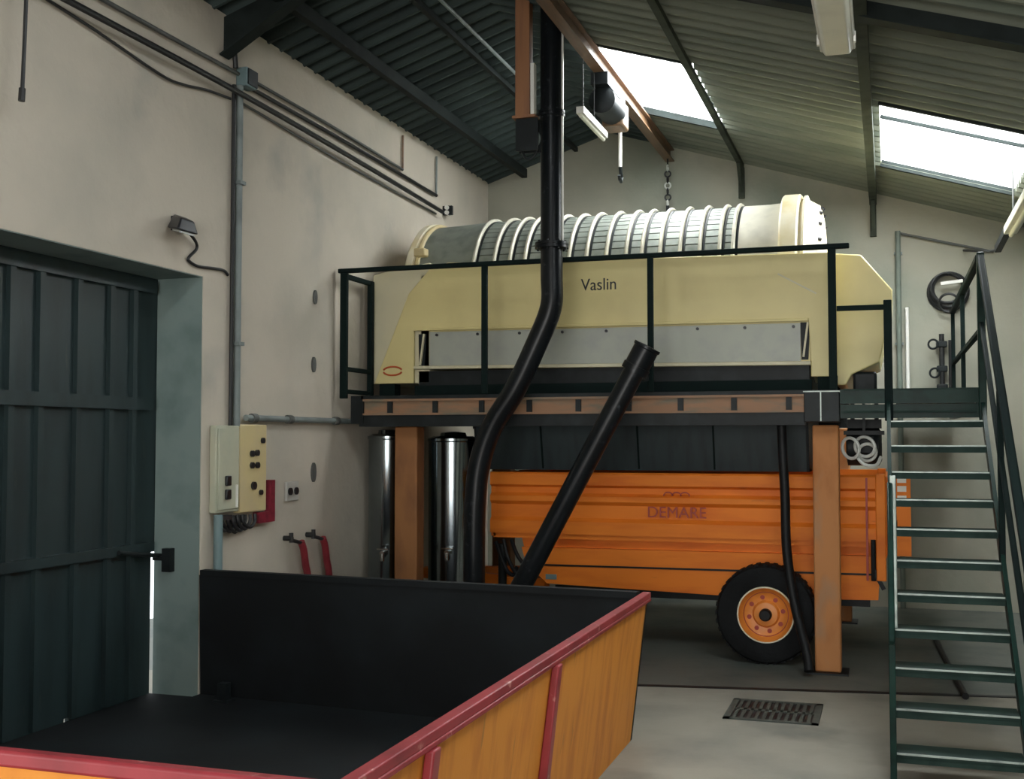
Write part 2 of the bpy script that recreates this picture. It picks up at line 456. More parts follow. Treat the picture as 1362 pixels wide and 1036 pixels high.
ln.add([(XHb - .034, hop_y0 + .11, .02), (XHb - .034, hop_y1 - .02, .02), (XH - .033, hop_y1 - .04, ZR - .035), (XH - .033, hop_y0 + .04, ZR - .035),
        (XHb - .046, hop_y0 + .11, .02), (XHb - .046, hop_y1 - .02, .02), (XH - .045, hop_y1 - .04, ZR - .035), (XH - .045, hop_y0 + .04, ZR - .035)],
       [(0, 1, 2, 3), (7, 6, 5, 4), (0, 4, 5, 1), (1, 5, 6, 2), (2, 6, 7, 3), (3, 7, 4, 0)])
lab(ln.build('lining', 'hopper_black', hop), 'black lining of the long side')
fl = MB().prism([(WX + .005, hop_y0 + .08), (XHb - .03, hop_y0 + .10), (XHb - .03, hop_y1 + .01), (WX + .005, 6.435)], 'z', .005, .025)
fl.box(WX - .325, WX + .006, DY0 + .02, 6.36, .005, .022)
lab(fl.build('floor_plate', 'hopper_black', hop), 'black floor plate of the hopper')
rim = MB().box(XH - .030, XH + .016, hop_y0 - .01, hop_y1 + .02, ZR - .032, ZR)
rim.box(XH + .008, XH + .018, hop_y0 - .01, hop_y1 + .02, ZR - .050, ZR - .032)
rim.build('rim', 'rim_red', hop, bevel=.012)
MB().box(WX + .02, XH - .05, hop_y0 - .012, hop_y0 + .035, ZR - .045, ZR).build('rim', 'rim_red', hop, bevel=.010)
MB().bar((WX + .02, 6.425, ZR - .015), (XH - .05, hop_y1 - .01, ZR - .015), .06, .035).build('rim', 'hopper_black', hop)
for yy in (4.40, 3.1):
    MB().add([(XHb, yy - .03, .0), (XHb + .04, yy - .03, 0), (XH + .03, yy - .03, ZR - .05), (XH, yy - .03, ZR - .05),
              (XHb, yy + .03, .0), (XHb + .04, yy + .03, 0), (XH + .03, yy + .03, ZR - .05), (XH, yy + .03, ZR - .05)],
             [(0, 1, 2, 3), (7, 6, 5, 4), (0, 4, 5, 1), (1, 5, 6, 2), (2, 6, 7, 3), (3, 7, 4, 0)]).build('stiffener', 'rim_red', hop, bevel=.006)
MB().box(-3.98, -3.92, 6.26, 6.32, .03, .14).box(-4.0, -3.90, 6.24, 6.34, .025, .04).build('bracket', 'dark_steel', hop)

# ------------------------------------------------------------------ steel platform under the press
plat = thing('steel_platform', 'steel press platform on rust-orange square columns with a rusty front beam', 'platform', (-2.2, 9.4, 0))
YP = 8.32
MB().box(-4.0, -.34, YP, 11.02, 1.972, 2.0).build('deck', 'dark_steel', plat)
bm_ = MB().box(-3.98, -.56, YP + .02, YP + .03, 1.85, 1.96).box(-3.98, -.56, YP - .01, YP + .10, 1.955, 1.972).box(-3.98, -.56, YP - .01, YP + .10, 1.845, 1.86)
lab(bm_.build('front_beam', 'beam_rust', plat), 'rust-orange channel beam along the front')
for i in range(9):
    xx = -3.75 + i * .385
    MB().box(xx - .02, xx + .02, YP - .004, YP + .021, 1.862, 1.953).build('stiffener', 'dark_steel', plat)
MB().box(-4.02, -.56, YP + .01, YP + .14, 1.755, 1.845).build('lower_beam', 'dark_steel', plat)
MB().box(-3.98, -.36, 10.86, 10.99, 1.76, 1.972).build('rear_beam', 'dark_steel', plat)
for xx in (-3.66, -2.2, -.43):
    MB().box(xx - .05, xx + .05, YP + .14, 10.86, 1.864, 1.972).build('cross_beam', 'dark_steel', plat)
MB().box(-.565, -.325, YP - .02, YP + .16, 1.775, 1.99).build('corner_block', 'dark_steel', plat, bevel=.005)
fr = MB().box(-.57, -.32, YP - .024, YP - .019, 1.985, 1.993).box(-.455, -.447, YP - .024, YP - .019, 1.78, 1.985)
lab(fr.build('edge_strip', 'nosing', plat), 'bright steel edge on the corner block')
MB().box(-4.09, -3.98, YP, YP + .12, 1.78, 2.0).build('wall_bracket', 'dark_steel', plat)
for (x0, x1, y0) in ((-.520, -.340, 8.46), (-3.77, -3.575, 8.46), (-.520, -.340, 10.84), (-3.77, -3.575, 10.84)):
    c = MB().box(x0, x1, y0, y0 + .16, .012, 1.755).build('column', 'column_orange' if x0 > -1 else 'column_shade', plat, bevel=.012)
    MB().box(x0 - .05, x1 + .05, y0 - .05, y0 + .21, 0, .012).build('base_plate', 'dark_steel', c)

# guard rail along the front of the platform
gr = thing('guard_rail', 'dark green tubular guard rail along the front of the press platform', 'railing', (-2.2, 8.3, 2.0))
YG = 8.295
MB().bar((-4.19, YG, 3.005), (-.245, YG, 3.005), .05, .036).build('handrail', 'green_steel', gr, bevel=.008)
for xx, wd in ((-4.14, .06), (-2.945, .045), (-1.652, .042), (-.365, .055)):
    MB().box(xx - wd / 2, xx + wd / 2, YG - .02, YG + .02, 1.98 if xx < -4 else 2.0, 2.99).build('post', 'green_steel', gr, bevel=.006)
MB().box(-4.16, -4.115, 8.76, 8.81, 2.02, 2.985).build('post', 'green_steel', gr, bevel=.006)
MB().box(-4.155, -4.12, YG + .02, 8.76, 2.945, 2.985).build('return_rail', 'green_steel', gr, bevel=.006)
MB().box(-4.155, -4.12, YG + .02, 8.76, 2.20, 2.235).build('mid_rail', 'green_steel', gr, bevel=.006)
MB().box(-4.155, -4.12, YG + .02, 8.76, 2.02, 2.055).build('bottom_rail', 'green_steel', gr, bevel=.006)

# ------------------------------------------------------------------ the horizontal press
pr = thing('wine_press', 'big cream horizontal wine press with ringed metal drum on the platform', 'press', (-2.1, 9.6, 2.0))
YFp = 8.80
fp = MB().prism([(-3.80, 2.87), (-3.60, 3.08), (-3.45, 3.115), (-2.6, 3.085), (-.37, 3.045), (-.37, 2.12), (-.545, 2.12), (-.545, 2.235), (-.56, 2.555), (-3.75, 2.575), (-3.75, 2.12), (-4.11, 2.12)],
                 'y', YFp, YFp + .03)
fp.build('front_panel', 'cream', pr, bevel=.006)
MB().prism([(-3.75, 2.575), (-.56, 2.555), (-.56, 2.535), (-3.75, 2.555)], 'y', YFp - .018, YFp).build('panel_lip', 'cream', pr, bevel=.004)
MB().prism([(-3.74, 2.262), (-.545, 2.235), (-.545, 2.205), (-3.74, 2.235)], 'y', YFp - .03, YFp + .12).build('sill_lip', 'cream_pale', pr, bevel=.006)
hp = MB().prism([(-3.62, 2.545), (-.62, 2.525), (-.62, 2.24), (-3.62, 2.265)], 'y', YFp + .02, YFp + .035)
hp = hp.build('hatch_panel', 'galvanised', pr)
for i in range(9):
    xx = -3.55 + i * .36
    MB().cyl((xx, YFp + .02, 2.518 - (xx + 3.6) * .0065), (xx, YFp + .006, 2.518 - (xx + 3.6) * .0065), .012, 10).build('bolt', 'button_black', hp)
for xx in (-3.685, -.585):
    MB().prism([(xx - .035, 2.53), (xx + .035, 2.53), (xx + .02, 2.25), (xx - .03, 2.25)], 'y', YFp + .03, YFp + .05).build('end_plate', 'dark_steel', pr)
    MB().bar((xx + .02, YFp + .02, 2.53), (xx - .015, YFp + .02, 2.27), .015, .02, (0, 1, 0)).build('hinge_arm', 'cream_pale', pr)
# trough behind the panel, dark block below it standing in for the underside shadow
tr = MB().prism([(8.84, 2.24), (8.84, 3.02), (8.95, 3.02), (9.2, 2.45), (10.0, 2.45), (10.28, 3.02), (10.38, 3.02), (10.38, 2.24)], 'x', -3.7, -.40)
tr.build('trough', 'cream', pr)
MB().box(-3.72, -.56, 8.84, 10.36, 2.04, 2.22).build('underside_shade', 'dark_steel', pr)
MB().box(-3.74, -.54, 8.80, 8.84, 2.02, 2.10).build('underside_shade_edge', 'green_steel', pr)
lh = MB().prism([(-4.145, 2.12), (-4.145, 3.045), (-3.95, 3.085), (-3.62, 3.13), (-3.62, 2.12)], 'y', 8.84, 10.3)
lab(lh.build('end_housing', 'cream_pale', pr, bevel=.01), 'pale cream housing at the wall end')
rh = MB().prism([(-.372, 3.06), (-.182, 3.04), (.039, 2.767), (.038, 2.68), (-.059, 2.23), (-.258, 2.14), (-.30, 2.06), (-.372, 2.06)], 'y', 8.96, 10.25)
rh.build('end_housing', 'cream', pr, bevel=.01)
MB().box(-.25, -.08, 8.97, 9.2, 2.0, 2.16).build('motor', 'dark_steel', pr, bevel=.02)
for xx in (-4.0, -.42):
    for y0 in (8.84, 10.15):
        MB().box(xx - .08, xx + .06, y0, y0 + .12, 2.0, 2.13).build('foot', 'green_steel', pr)
# drum of staves with hoops
DC = Vector((0, 9.67, 2.85)); DR = 0.735
dr = MB()
nst = 64
for i in range(nst):
    a0 = 2 * PI * (i + .08) / nst; a1 = 2 * PI * (i + .92) / nst
    vs = []
    for xx in (-3.36, -1.12):
        for rr, a in ((DR - .03, a0), (DR, a0), (DR, a1), (DR - .03, a1)):
            vs.append((xx, DC.y + rr * math.cos(a), DC.z + rr * math.sin(a)))
    dr.add(vs, [(0, 1, 2, 3), (7, 6, 5, 4), (0, 4, 5, 1), (1, 5, 6, 2), (2, 6, 7, 3)])
dr.lathe([(-3.84, DR - .035), (-1.12, DR - .035)], (0, DC.y, DC.z), (1, 0, 0), 64)
drum = dr.build('drum', 'drum_metal', pr)
MB().lathe([(-3.82, DR - .02), (-3.36, DR), (-3.34, DR + .006), (-3.30, DR + .006)], (0, DC.y, DC.z), (1, 0, 0), 64).build('drum_collar', 'drum_metal', pr)
MB().lathe([(-1.14, DR + .004), (-.9, DR + .004), (-.78, DR + .012)], (0, DC.y, DC.z), (1, 0, 0), 64).build('drum_collar', 'hoop', pr)
for xx in (-3.285, -3.105, -2.967, -2.837, -2.613, -2.459, -2.313, -2.148, -1.986, -1.857, -1.71, -1.552, -1.396, -1.241, -1.137):
    MB().lathe([(-.015, DR - .01), (-.015, DR + .022), (-.005, DR + .030), (.005, DR + .030), (.015, DR + .022), (.015, DR - .01)], (xx, DC.y, DC.z), (1, 0, 0), 64, True).build('hoop', 'hoop', drum)
    MB().lathe([(.015, DR - .01), (.015, DR + .006), (.036, DR + .006), (.036, DR - .01)], (xx, DC.y, DC.z), (1, 0, 0), 64, True).build('hoop_gap', 'dark_steel', drum)  # dark band added in place of the dark gap beside each hoop
MB().lathe([(-3.93, .3), (-3.93, DR - .02), (-3.90, DR + .015), (-3.85, DR + .015), (-3.83, DR - .03)], (0, DC.y, DC.z), (1, 0, 0), 64).build('end_flange', 'cream_white', pr)
ey = MB()
ey.torus((-3.815, DC.y, DC.z), (1, 0, 0), DR - .01, .022, 64, 8)
lab(ey.build('end_band', 'cabinet_yellow', pr), 'yellow band round the drum end')
MB().box(-3.80, -3.70, 8.90, 9.0, 3.20, 3.27).build('end_bracket', 'cabinet_yellow', pr, bevel=.01)
hf = MB().lathe([(-.79, DR - .05), (-.79, DR + .062), (-.775, DR + .075), (-.66, DR + .075), (-.645, DR + .062), (-.645, DR + .03), (-.62, DR + .03), (-.62, DR + .062), (-.60, DR + .062), (-.585, DR + .02), (-.50, DR - .03), (-.48, DR - .12), (-.46, .2)],
           (0, DC.y, DC.z), (1, 0, 0), 72)
hf = hf.build('head_flange', 'cream_white', pr)
for i in range(24):
    a = 2 * PI * i / 24
    MB().cyl((-.56, DC.y + (DR - .02) * math.cos(a), DC.z + (DR - .02) * math.sin(a)), (-.475, DC.y + (DR - .055) * math.cos(a), DC.z + (DR - .055) * math.sin(a)), .014, 8).build('bolt', 'button_black', hf)
# painted marks
lettering('lettering', 'Vaslin', (-2.165, YFp - .002, 2.875), .135, 'letter_black', pr, .003, sx=.92)
em = MB()
for q in range(2):
    pts = [(-3.94 + .085 * math.cos(a), YFp - .003, 2.225 + .036 * math.sin(a)) for a in [PI * (q + .08) + PI * .84 * i / 12 for i in range(13)]]
    em.tube(pts, .008, 6)
lab(em.build('emblem', 'emblem_red', pr), 'small red-orange oval badge')
MB().bar((-.78, YFp - .001, 2.90), (-.50, YFp - .001, 2.74), .012, .004, (0, 1, 0)).build('panel_seam', 'cream_pale', pr)

# juice tub slung under the platform
tb = thing('juice_tub', 'shallow dark steel juice tub slung under the press platform above the trailer', 'tub', (-2.0, 9.6, 1.48))
MB().prism([(8.95, 1.862), (9.05, 1.405), (10.2, 1.405), (10.32, 1.862), (10.29, 1.862), (10.18, 1.43), (9.07, 1.43), (8.98, 1.862)], 'x', -3.28, -.58).build('trough', 'tub_steel', tb)
for xx in (-3.28, -.60):
    MB().prism([(8.95, 1.86), (9.05, 1.405), (10.2, 1.405), (10.32, 1.86)], 'x', xx, xx + .02).build('end_plate', 'dark_steel', tb)
for xx in (-2.7, -1.9, -1.3):
    MB().bar((xx, 8.955, 1.83), (xx, 9.05, 1.42), .03, .012, (1, 0, 0)).build('strap', 'green_steel', tb)

# ------------------------------------------------------------------ trailer
tl = thing('grape_trailer', 'bright orange two-wheeled grape trailer parked under the press platform', 'trailer', (-1.6, 9.7, 0))
TY0, TY1 = 8.87, 10.55
def side(y, sgn):
    prof = [(.90, .0), (.90, .03), (1.0, .03), (1.03, -.004), (1.13, -.004), (1.16, .03), (1.20, .03), (1.225, -.006), (1.27, -.006), (1.29, .032), (1.375, .032), (1.39, .02), (1.39, -.02), (.88, -.02)]
    poly = [(y - sgn * d, z) for z, d in prof]
    return MB().prism(poly, 'x', -3.09, -.06)
side(TY0, 1).build('side_board', 'trailer_orange', tl)
side(TY1, -1).build('side_board', 'trailer_orange', tl)
MB().box(-3.09, -3.05, TY0, TY1, .87, 1.385).build('front_board', 'trailer_orange', tl)
MB().box(-3.07, -.08, TY0, TY1, .86, .90).build('bed', 'trailer_orange', tl)
# belly of the body below the step
bl = MB().prism([(-2.62, .50), (-2.80, .66), (-2.86, .885), (-.07, .885), (-.09, .475), (-.98, .455)], 'y', TY0 + .075, TY1 - .015)
bl.build('belly', 'trailer_orange', tl)
MB().prism([(-2.62, .50), (-2.80, .66), (-2.835, .785), (-.07, .795), (-.09, .475), (-.98, .455)], 'y', TY0 + .012, TY0 + .075).build('belly_skirt', 'trailer_orange', tl)
MB().prism([(-2.79, .640), (-2.79, .654), (-.075, .668), (-.075, .654)], 'y', TY0 + .003, TY0 + .015).build('seam', 'black_rubber', tl)
MB().box(-.10, -.03, TY0 - .05, TY0 + .03, .62, 1.40).build('corner_post', 'trailer_orange', tl, bevel=.008)
MB().box(-.17, -.155, TY0 - .04, TY0, .62, 1.37).build('corner_post', 'letter_red', tl)
MB().box(-.10, -.03, TY1 - .03, TY1 + .05, .62, 1.40).build('corner_post', 'trailer_orange', tl, bevel=.008)
tg = MB().box(-.03, .02, TY0 + .03, TY1 - .03, .80, 1.375).build('tailgate', 'trailer_orange', tl)
for z in (.95, 1.2):
    MB().box(.02, .05, TY0 + .05, TY1 - .05, z, z + .05).build('tailgate_rib', 'trailer_orange', tg)
MB().box(.045, .145, 8.90, 8.94, .80, 1.38).build('light_board', 'trailer_orange', tl)
for z in (1.20, 1.27, 1.335):
    lab(MB().box(.052, .115, 8.892, 8.90, z, z + .042).build('reflector', 'reflector_white', tl), 'pale reflector stripe')
MB().box(.02, .05, 8.90, 9.6, 1.0, 1.06).build('light_bracket', 'dark_steel', tl)
MB().cyl((-.12, 8.84, .62), (-.12, 8.84, .92), .018, 10).build('latch', 'black_rubber', tl)
MB().bar((-.12, 8.84, .70), (-.05, 8.84, .56), .03, .03, (0, 1, 0)).build('latch_hook', 'black_rubber', tl)
MB().box(-2.6, -.15, 9.05, 9.13, .40, .47).box(-2.6, -.15, 10.3, 10.38, .40, .47).build('chassis', 'dark_steel', tl)
MB().cyl((-.88, 8.8, .365), (-.88, 10.6, .365), .04, 12).build('axle', 'dark_steel', tl)
def wheel(y, sgn):
    c = (-.88, y, .365)
    ax = (0, -sgn, 0)
    tyre = MB().lathe([(-.10, .205), (-.11, .24), (-.115, .30), (-.10, .345), (-.07, .362), (.07, .362), (.10, .345), (.115, .30), (.11, .24), (.10, .205)], c, ax, 56, True)
    t = tyre.build('wheel', 'tyre', tl)
    tdm = MB()
    for i in range(36):
        a = 2 * PI * i / 36
        for q in (-1, 1):
            p = Vector(c) + Vector((math.cos(a), 0, math.sin(a))) * .362 + Vector(ax) * (q * .045)
            tdm.bar(p - Vector(ax) * .04, p + Vector(ax) * .04, .03, .012, (math.cos(a), 0, math.sin(a)))
    tdm.build('tread', 'tyre', t)
    MB().lathe([(.02, .19), (.108, .207), (.112, .195), (.07, .172), (.055, .15), (.05, .10), (.075, .085), (.08, .05)], c, ax, 40).build('rim', 'wheel_orange', t)
    lab(MB().torus(Vector(c) + Vector(ax) * .108, ax, .201, .007, 44, 6).build('rim_edge', 'cream_white', t), 'pale edge of the wheel rim')
    MB().lathe([(.05, .045), (.125, .045), (.14, .035)], c, ax, 20).build('hub_cap', 'black_rubber', t)
    hb = MB()
    for i in range(8):
        a = 2 * PI * i / 8 + .2
        p = Vector(c) + Vector((math.cos(a), 0, math.sin(a))) * .125 + Vector(ax) * .045
        hb.cyl(p, p + Vector(ax) * .012, .017, 10)
    lab(hb.build('rim_hole', 'letter_red', t), 'ring of dark red holes in the wheel disc')
    t2 = MB().torus(Vector(c) + Vector(ax) * .058, ax, .165, .008, 40, 6)
    lab(t2.build('rim_groove', 'letter_red', t), 'dark red groove round the wheel disc')
wheel(8.75, 1)
wheel(10.67, -1)
MB().bar((-2.7, 9.15, .46), (-4.0, 9.62, .46), .07, .09).bar((-2.7, 10.2, .46), (-4.0, 9.66, .46), .07, .09).build('drawbar', 'trailer_orange', tl)
MB().torus((-4.07, 9.64, .46), (0, 0, 1), .055, .02, 20, 8).build('hitch_ring', 'dark_steel', tl)
MB().box(-3.0, -2.9, 9.0, 10.4, .42, .52).build('front_crossbar', 'trailer_orange', tl)
MB().cyl((-3.02, 8.95, .01), (-3.02, 8.95, .80), .035, 14).cyl((-3.02, 8.95, 0), (-3.02, 8.95, .02), .08, 16).build('jack_leg', 'dark_steel', tl)
for pts in ([(-2.98, 8.86, .84), (-2.93, 8.82, .70), (-2.86, 8.84, .58), (-2.80, 8.86, .66)], [(-3.06, 8.9, .82), (-2.96, 8.84, .62), (-2.90, 8.86, .56), (-2.88, 8.9, .62)], [(-2.92, 8.88, .84), (-2.84, 8.80, .72), (-2.76, 8.84, .60)]):
    MB().tube(catmull(pts, 6), .016, 8).build('hydraulic_hose', 'black_rubber', tl)
MB().box(-2.63, -2.54, TY0 + .004, TY0 + .02, .535, .575).build('data_plate', 'conduit_teal', tl)
lettering('lettering', 'DEMARE', (-1.565, TY0 - .034, 1.085), .122, 'letter_red', tl, .003, sx=1.0)
lg = MB()
for i in range(3):
    cx = -1.63 + .065 * i
    lg.tube([(cx + .035 * math.cos(a), TY0 - .034, 1.215 + .03 * math.sin(a)) for a in [PI * k / 10 for k in range(11)]], .005, 5)
lab(lg.build('emblem', 'letter_red', tl), 'small dark red arched emblem')

# ------------------------------------------------------------------ stainless tanks behind the platform post
def tank(name, x, y, r, z0, z1, label):
    t = thing(name, label, 'tank', (x, y, 0), 'stainless tanks under the platform')
    MB().lathe([(z0, r * .9), (z0 + .03, r), (z1 - .05, r), (z1 - .04, r + .008), (z1 - .02, r + .008), (z1, r * .8)], (x, y, 0), (0, 0, 1), 48).build('body', 'stainless', t)
    MB().lathe([(z1, r * .55), (z1 + .03, r * .5), (z1 + .04, r * .2)], (x, y, 0), (0, 0, 1), 24).build('lid', 'stainless', t)
    for i in range(3):
        a = 2 * PI * i / 3 + .5
        MB().cyl((x + r * .7 * math.cos(a), y + r * .7 * math.sin(a), 0), (x + r * .7 * math.cos(a), y + r * .7 * math.sin(a), z0 + .02), .022, 10).build('leg', 'stainless', t)
    v = MB().cyl((x + .05, y - r + .01, .72), (x + .05, y - r - .07, .72), .022, 12).cyl((x + .05, y - r - .06, .72), (x + .05, y - r - .06, .66), .018, 12)
    v = v.build('valve', 'brass', t)
    MB().bar((x + .0, y - r - .05, .755), (x + .10, y - r - .05, .755), .02, .012).build('handle', 'brass', v)
    return t
tank('wine_tank', -4.0, 8.86, .17, .25, 1.70, 'narrow stainless tank between the plaster wall and the orange column')
tank('wine_tank', -3.52, 9.12, .21, .20, 1.68, 'wider stainless tank standing behind the orange column nearest the wall')

# ------------------------------------------------------------------ landing and stair
ld = thing('stair_landing', 'dark green steel landing at the head of the stair', 'landing', (.15, 8.6, 1.8))
MB().box(-.32, .62, 8.31, 8.94, 1.968, 1.995).box(.06, .62, 8.94, 11.80, 1.965, 1.995).build('deck', 'stair_green', ld)
MB().box(-.32, .62, 8.290, 8.31, 1.90, 2.0).box(-.32, .62, 8.31, 8.34, 1.80, 1.895).build('edge_channel', 'stair_green', ld)
MB().box(-.30, .62, 8.292, 8.33, 1.835, 1.85).box(-.30, .62, 8.284, 8.30, 1.992, 2.002).build('edge_strip', 'tread_metal', ld)
MB().box(.56, .62, 8.34, 11.80, 1.85, 1.965).build('side_channel', 'stair_green', ld)
MB().box(-.025, .03, 8.283, 8.31, 1.78, 2.615).build('corner_post', 'green_steel', ld, bevel=.006)
MB().bar((-.335, 8.29, 2.565), (-.02, 8.29, 2.565), .03, .035).build('guard_bar', 'green_steel', ld)
for yy in (8.36, 10.25, 11.75):
    MB().box(.58, .615, yy - .018, yy + .018, 2.0, 2.84 + .03).build('rail_post', 'green_steel', ld, bevel=.005)
MB().bar((.598, 8.34, 2.885), (.598, 11.79, 2.885), .05, .05).build('handrail', 'green_steel', ld, bevel=.01)
MB().bar((.598, 8.38, 2.385), (.598, 11.77, 2.385), .035, .04).build('mid_rail', 'green_steel', ld, bevel=.008)

st = thing('steel_stair', 'steep dark green open-tread steel stair rising to the press platform', 'stair', (.3, 7.0, 0))
def Y_(i): return 8.315 - .22 * i
def Z_(i): return 1.776 - .1634 * (i - 1)
for i in range(1, 12):
    y, z = Y_(i), Z_(i)
    t = MB().box(.012, .588, y, y + .19, z - .022, z).box(.012, .588, y, y + .010, z - .045, z - .02).box(.012, .588, y + .18, y + .19, z - .04, z - .02)
    t = t.build('tread', 'tread_metal', st)
    MB().box(.014, .586, y - .004, y + .008, z - .006, z + .002).build('nosing', 'nosing', t)
sl = 0.7427
for xx in (0.0, .60):
    pts = []
    y0, y1 = 8.28, 5.66
    zc = lambda y: 1.776 + (y - 8.19) * sl
    MB().prism([(y0, zc(y0) - .03), (y0, zc(y0) + .075), (y1, max(0, zc(y1) + .075)), (y1, 0), (y1 + .17, 0)], 'x', xx - .012, xx + .012).build('stringer', 'stair_green', st)
# handrail on the side by the wall, doubled bar, and one low rail on the platform side
hr = MB().bar((.60, 8.30, 2.90), (.60, 5.62, .965), .045, .05)
hr.build('handrail', 'green_steel', st, bevel=.01)
MB().bar((.60, 8.30, 2.45), (.60, 5.62, .52), .03, .035).build('mid_rail', 'green_steel', st, bevel=.008)
MB().box(.575, .625, 8.255, 8.285, 1.76, 2.91).build('rail_post', 'stair_green', st, bevel=.006)
for yy in (7.05, 5.8):
    zb = 1.776 + (yy - 8.19) * sl
    MB().box(.583, .617, yy - .018, yy + .018, max(.1, zb - .02), zb + 1.02 - .02).build('rail_post', 'green_steel', st, bevel=.005)
MB().bar((.0, 6.62, 1.41), (.0, 5.70, .70), .03, .035).build('handrail', 'stair_green', st, bevel=.008)
MB().box(-.002, .032, 6.60, 6.635, .60, 1.455).build('rail_post', 'nosing', st, bevel=.004)
MB().box(-.015, .015, 5.72, 5.755, .03, .73).build('rail_post', 'stair_green', st, bevel=.004)

# ------------------------------------------------------------------ big pipes
bp = thing('discharge_pipe', 'thick black pipe dropping from the roof and curving behind the auger tube', 'pipe', (-2.34, 8.08, 0))
yb = 8.08
path = catmull([(-2.345, yb, 4.86), (-2.345, yb, 4.0), (-2.345, yb, 3.1), (-2.345, yb, 2.85), (-2.352, yb, 2.62), (-2.47, yb, 2.34), (-2.63, yb, 2.02), (-2.80, yb, 1.76), (-2.90, yb, 1.50), (-2.94, yb, 1.2), (-2.95, yb, .7), (-2.95, yb, .0)], 8)
MB().tube(path, .082, 24).build('pipe', 'pipe_black', bp)
for z, rr in ((4.06, .10), (3.08, .125)):
    fg = MB().lathe([(-.022, .082), (-.022, rr), (-.004, rr), (-.004, rr - .006), (.004, rr - .006), (.004, rr), (.022, rr), (.022, .082)], (-2.345, yb, z), (0, 0, 1), 32).build('flange', 'pipe_black', bp)
    for i in range(8):
        a = 2 * PI * i / 8
        MB().cyl((-2.345 + (rr - .02) * math.cos(a), yb + (rr - .02) * math.sin(a), z - .035), (-2.345 + (rr - .02) * math.cos(a), yb + (rr - .02) * math.sin(a), z + .035), .009, 8).build('bolt', 'dark_steel', fg)
MB().tube([(-2.258, yb, 4.77), (-2.258, yb - .01, 4.1), (-2.258, yb - .01, 3.1)], .009, 6).build('earth_wire', 'white_metal', bp)

au = thing('auger_tube', 'straight black auger tube slanting up from the hopper to the guard rail', 'auger', (-2.8, 7.86, 0))
p0, p1 = Vector((-2.83, 7.86, .02)), Vector((-1.675, 7.86, 2.14))
d = (p1 - p0).normalized()
MB().lathe([(0, .075), ((p1 - p0).length, .075), ((p1 - p0).length, .06), ((p1 - p0).length - .03, .055)], p0, d, 24).build('tube', 'pipe_black', au)
MB().lathe([(-.02, .07), (-.02, .098), (.03, .098), (.03, .09), (.16, .09), (.165, .098), (.185, .098), (.185, .07), (.06, .06)], p1, d, 24).build('collar', 'pipe_black', au)
MB().box(-1.72, -1.66, 7.94, 8.27, 2.08, 2.12).build('support_bracket', 'dark_steel', au)

hs = MB().tube(catmull([(-.742, 8.56, 1.76), (-.735, 8.55, 1.55), (-.722, 8.54, 1.25), (-.712, 8.53, .85), (-.66, 8.50, .48), (-.57, 8.36, .16), (-.55, 8.30, .04)], 8), .034, 12)
tag(hs.build('drain_hose', 'black_rubber', origin=(-.7, 8.5, 0)), 'black hose hanging from the platform beam down past the trailer wheel', 'hose')

# coil of pale hose hung below the landing
ch = thing('hose_coil', 'small coil of pale clear hose hung under the landing behind the stair', 'hose', (-.18, 8.56, 1.6))
for k, (cx, cz, rr, tl_) in enumerate(((-.262, 1.59, .075, .8), (-.165, 1.60, .072, .35), (-.15, 1.56, .062, -.2))):
    MB().torus((cx, 8.57 + .03 * k, cz), (tl_, 1, .2), rr, .012, 26, 8).build('loop', 'pale_plastic', ch)
MB().tube(catmull([(-.23, 8.58, 1.54), (-.17, 8.57, 1.475), (-.09, 8.6, 1.47), (-.055, 8.62, 1.53)], 6), .012, 8).build('tail', 'pale_plastic', ch)
MB().bar((-.31, 8.60, 1.70), (-.03, 8.60, 1.70), .03, .03).bar((-.17, 8.60, 1.70), (-.17, 8.60, 1.96), .02, .02, (1, 0, 0)).build('hook', 'dark_steel', ch)

dm2 = thing('drive_motor', 'dark drive motor slung under the landing behind the pale hose coil', 'motor', (-.17, 8.86, 1.6))
MB().lathe([(-.13, .10), (-.12, .14), (.10, .14), (.12, .10)], (-.17, 8.87, 1.60), (1, 0, 0), 28).build('body', 'dark_steel', dm2)
MB().box(-.29, -.05, 8.78, 8.96, 1.735, 1.80).box(-.27, -.24, 8.84, 8.9, 1.79, 1.968).box(-.10, -.07, 8.84, 8.9, 1.79, 1.968).build('mount', 'dark_steel', dm2)
MB().box(-.24, -.10, 8.70, 8.76, 1.55, 1.68).build('terminal_box', 'dark_steel', dm2, bevel=.008)
# ------------------------------------------------------------------ floor pieces
gt = thing('drain_grate', 'square dark iron drain grate set in the concrete floor', 'grate', (-.685, 7.2, 0))
MB().box(-.96, -.92, 6.92, 7.46, 0, .008).box(-.45, -.41, 6.92, 7.46, 0, .008).box(-.96, -.41, 6.92, 6.955, 0, .008).box(-.96, -.41, 7.425, 7.46, 0, .008).build('frame', 'grate_iron', gt)
gm = MB()
for i in range(11):
    xx = -.90 + i * .043
    gm.box(xx - .010, xx + .010, 6.955, 7.425, 0, .007)
gm.box(-.92, -.45, 7.17, 7.21, 0, .007)
gm.build('grille', 'grate_iron', gt)
MB().box(-.92, -.45, 6.955, 7.425, 0, .002).build('pit', 'black_rubber', gt)
fh = MB().tube(catmull([(.33, 10.6, .022), (.345, 10.0, .022), (.37, 9.3, .022), (.41, 8.5, .022), (.44, 7.9, .022)], 6), .022, 10)  # thin black tube along the floor
tag(fh.build('floor_tube', 'black_rubber', origin=(.4, 9, 0)), 'black tube lying on the floor behind the stair', 'hose')

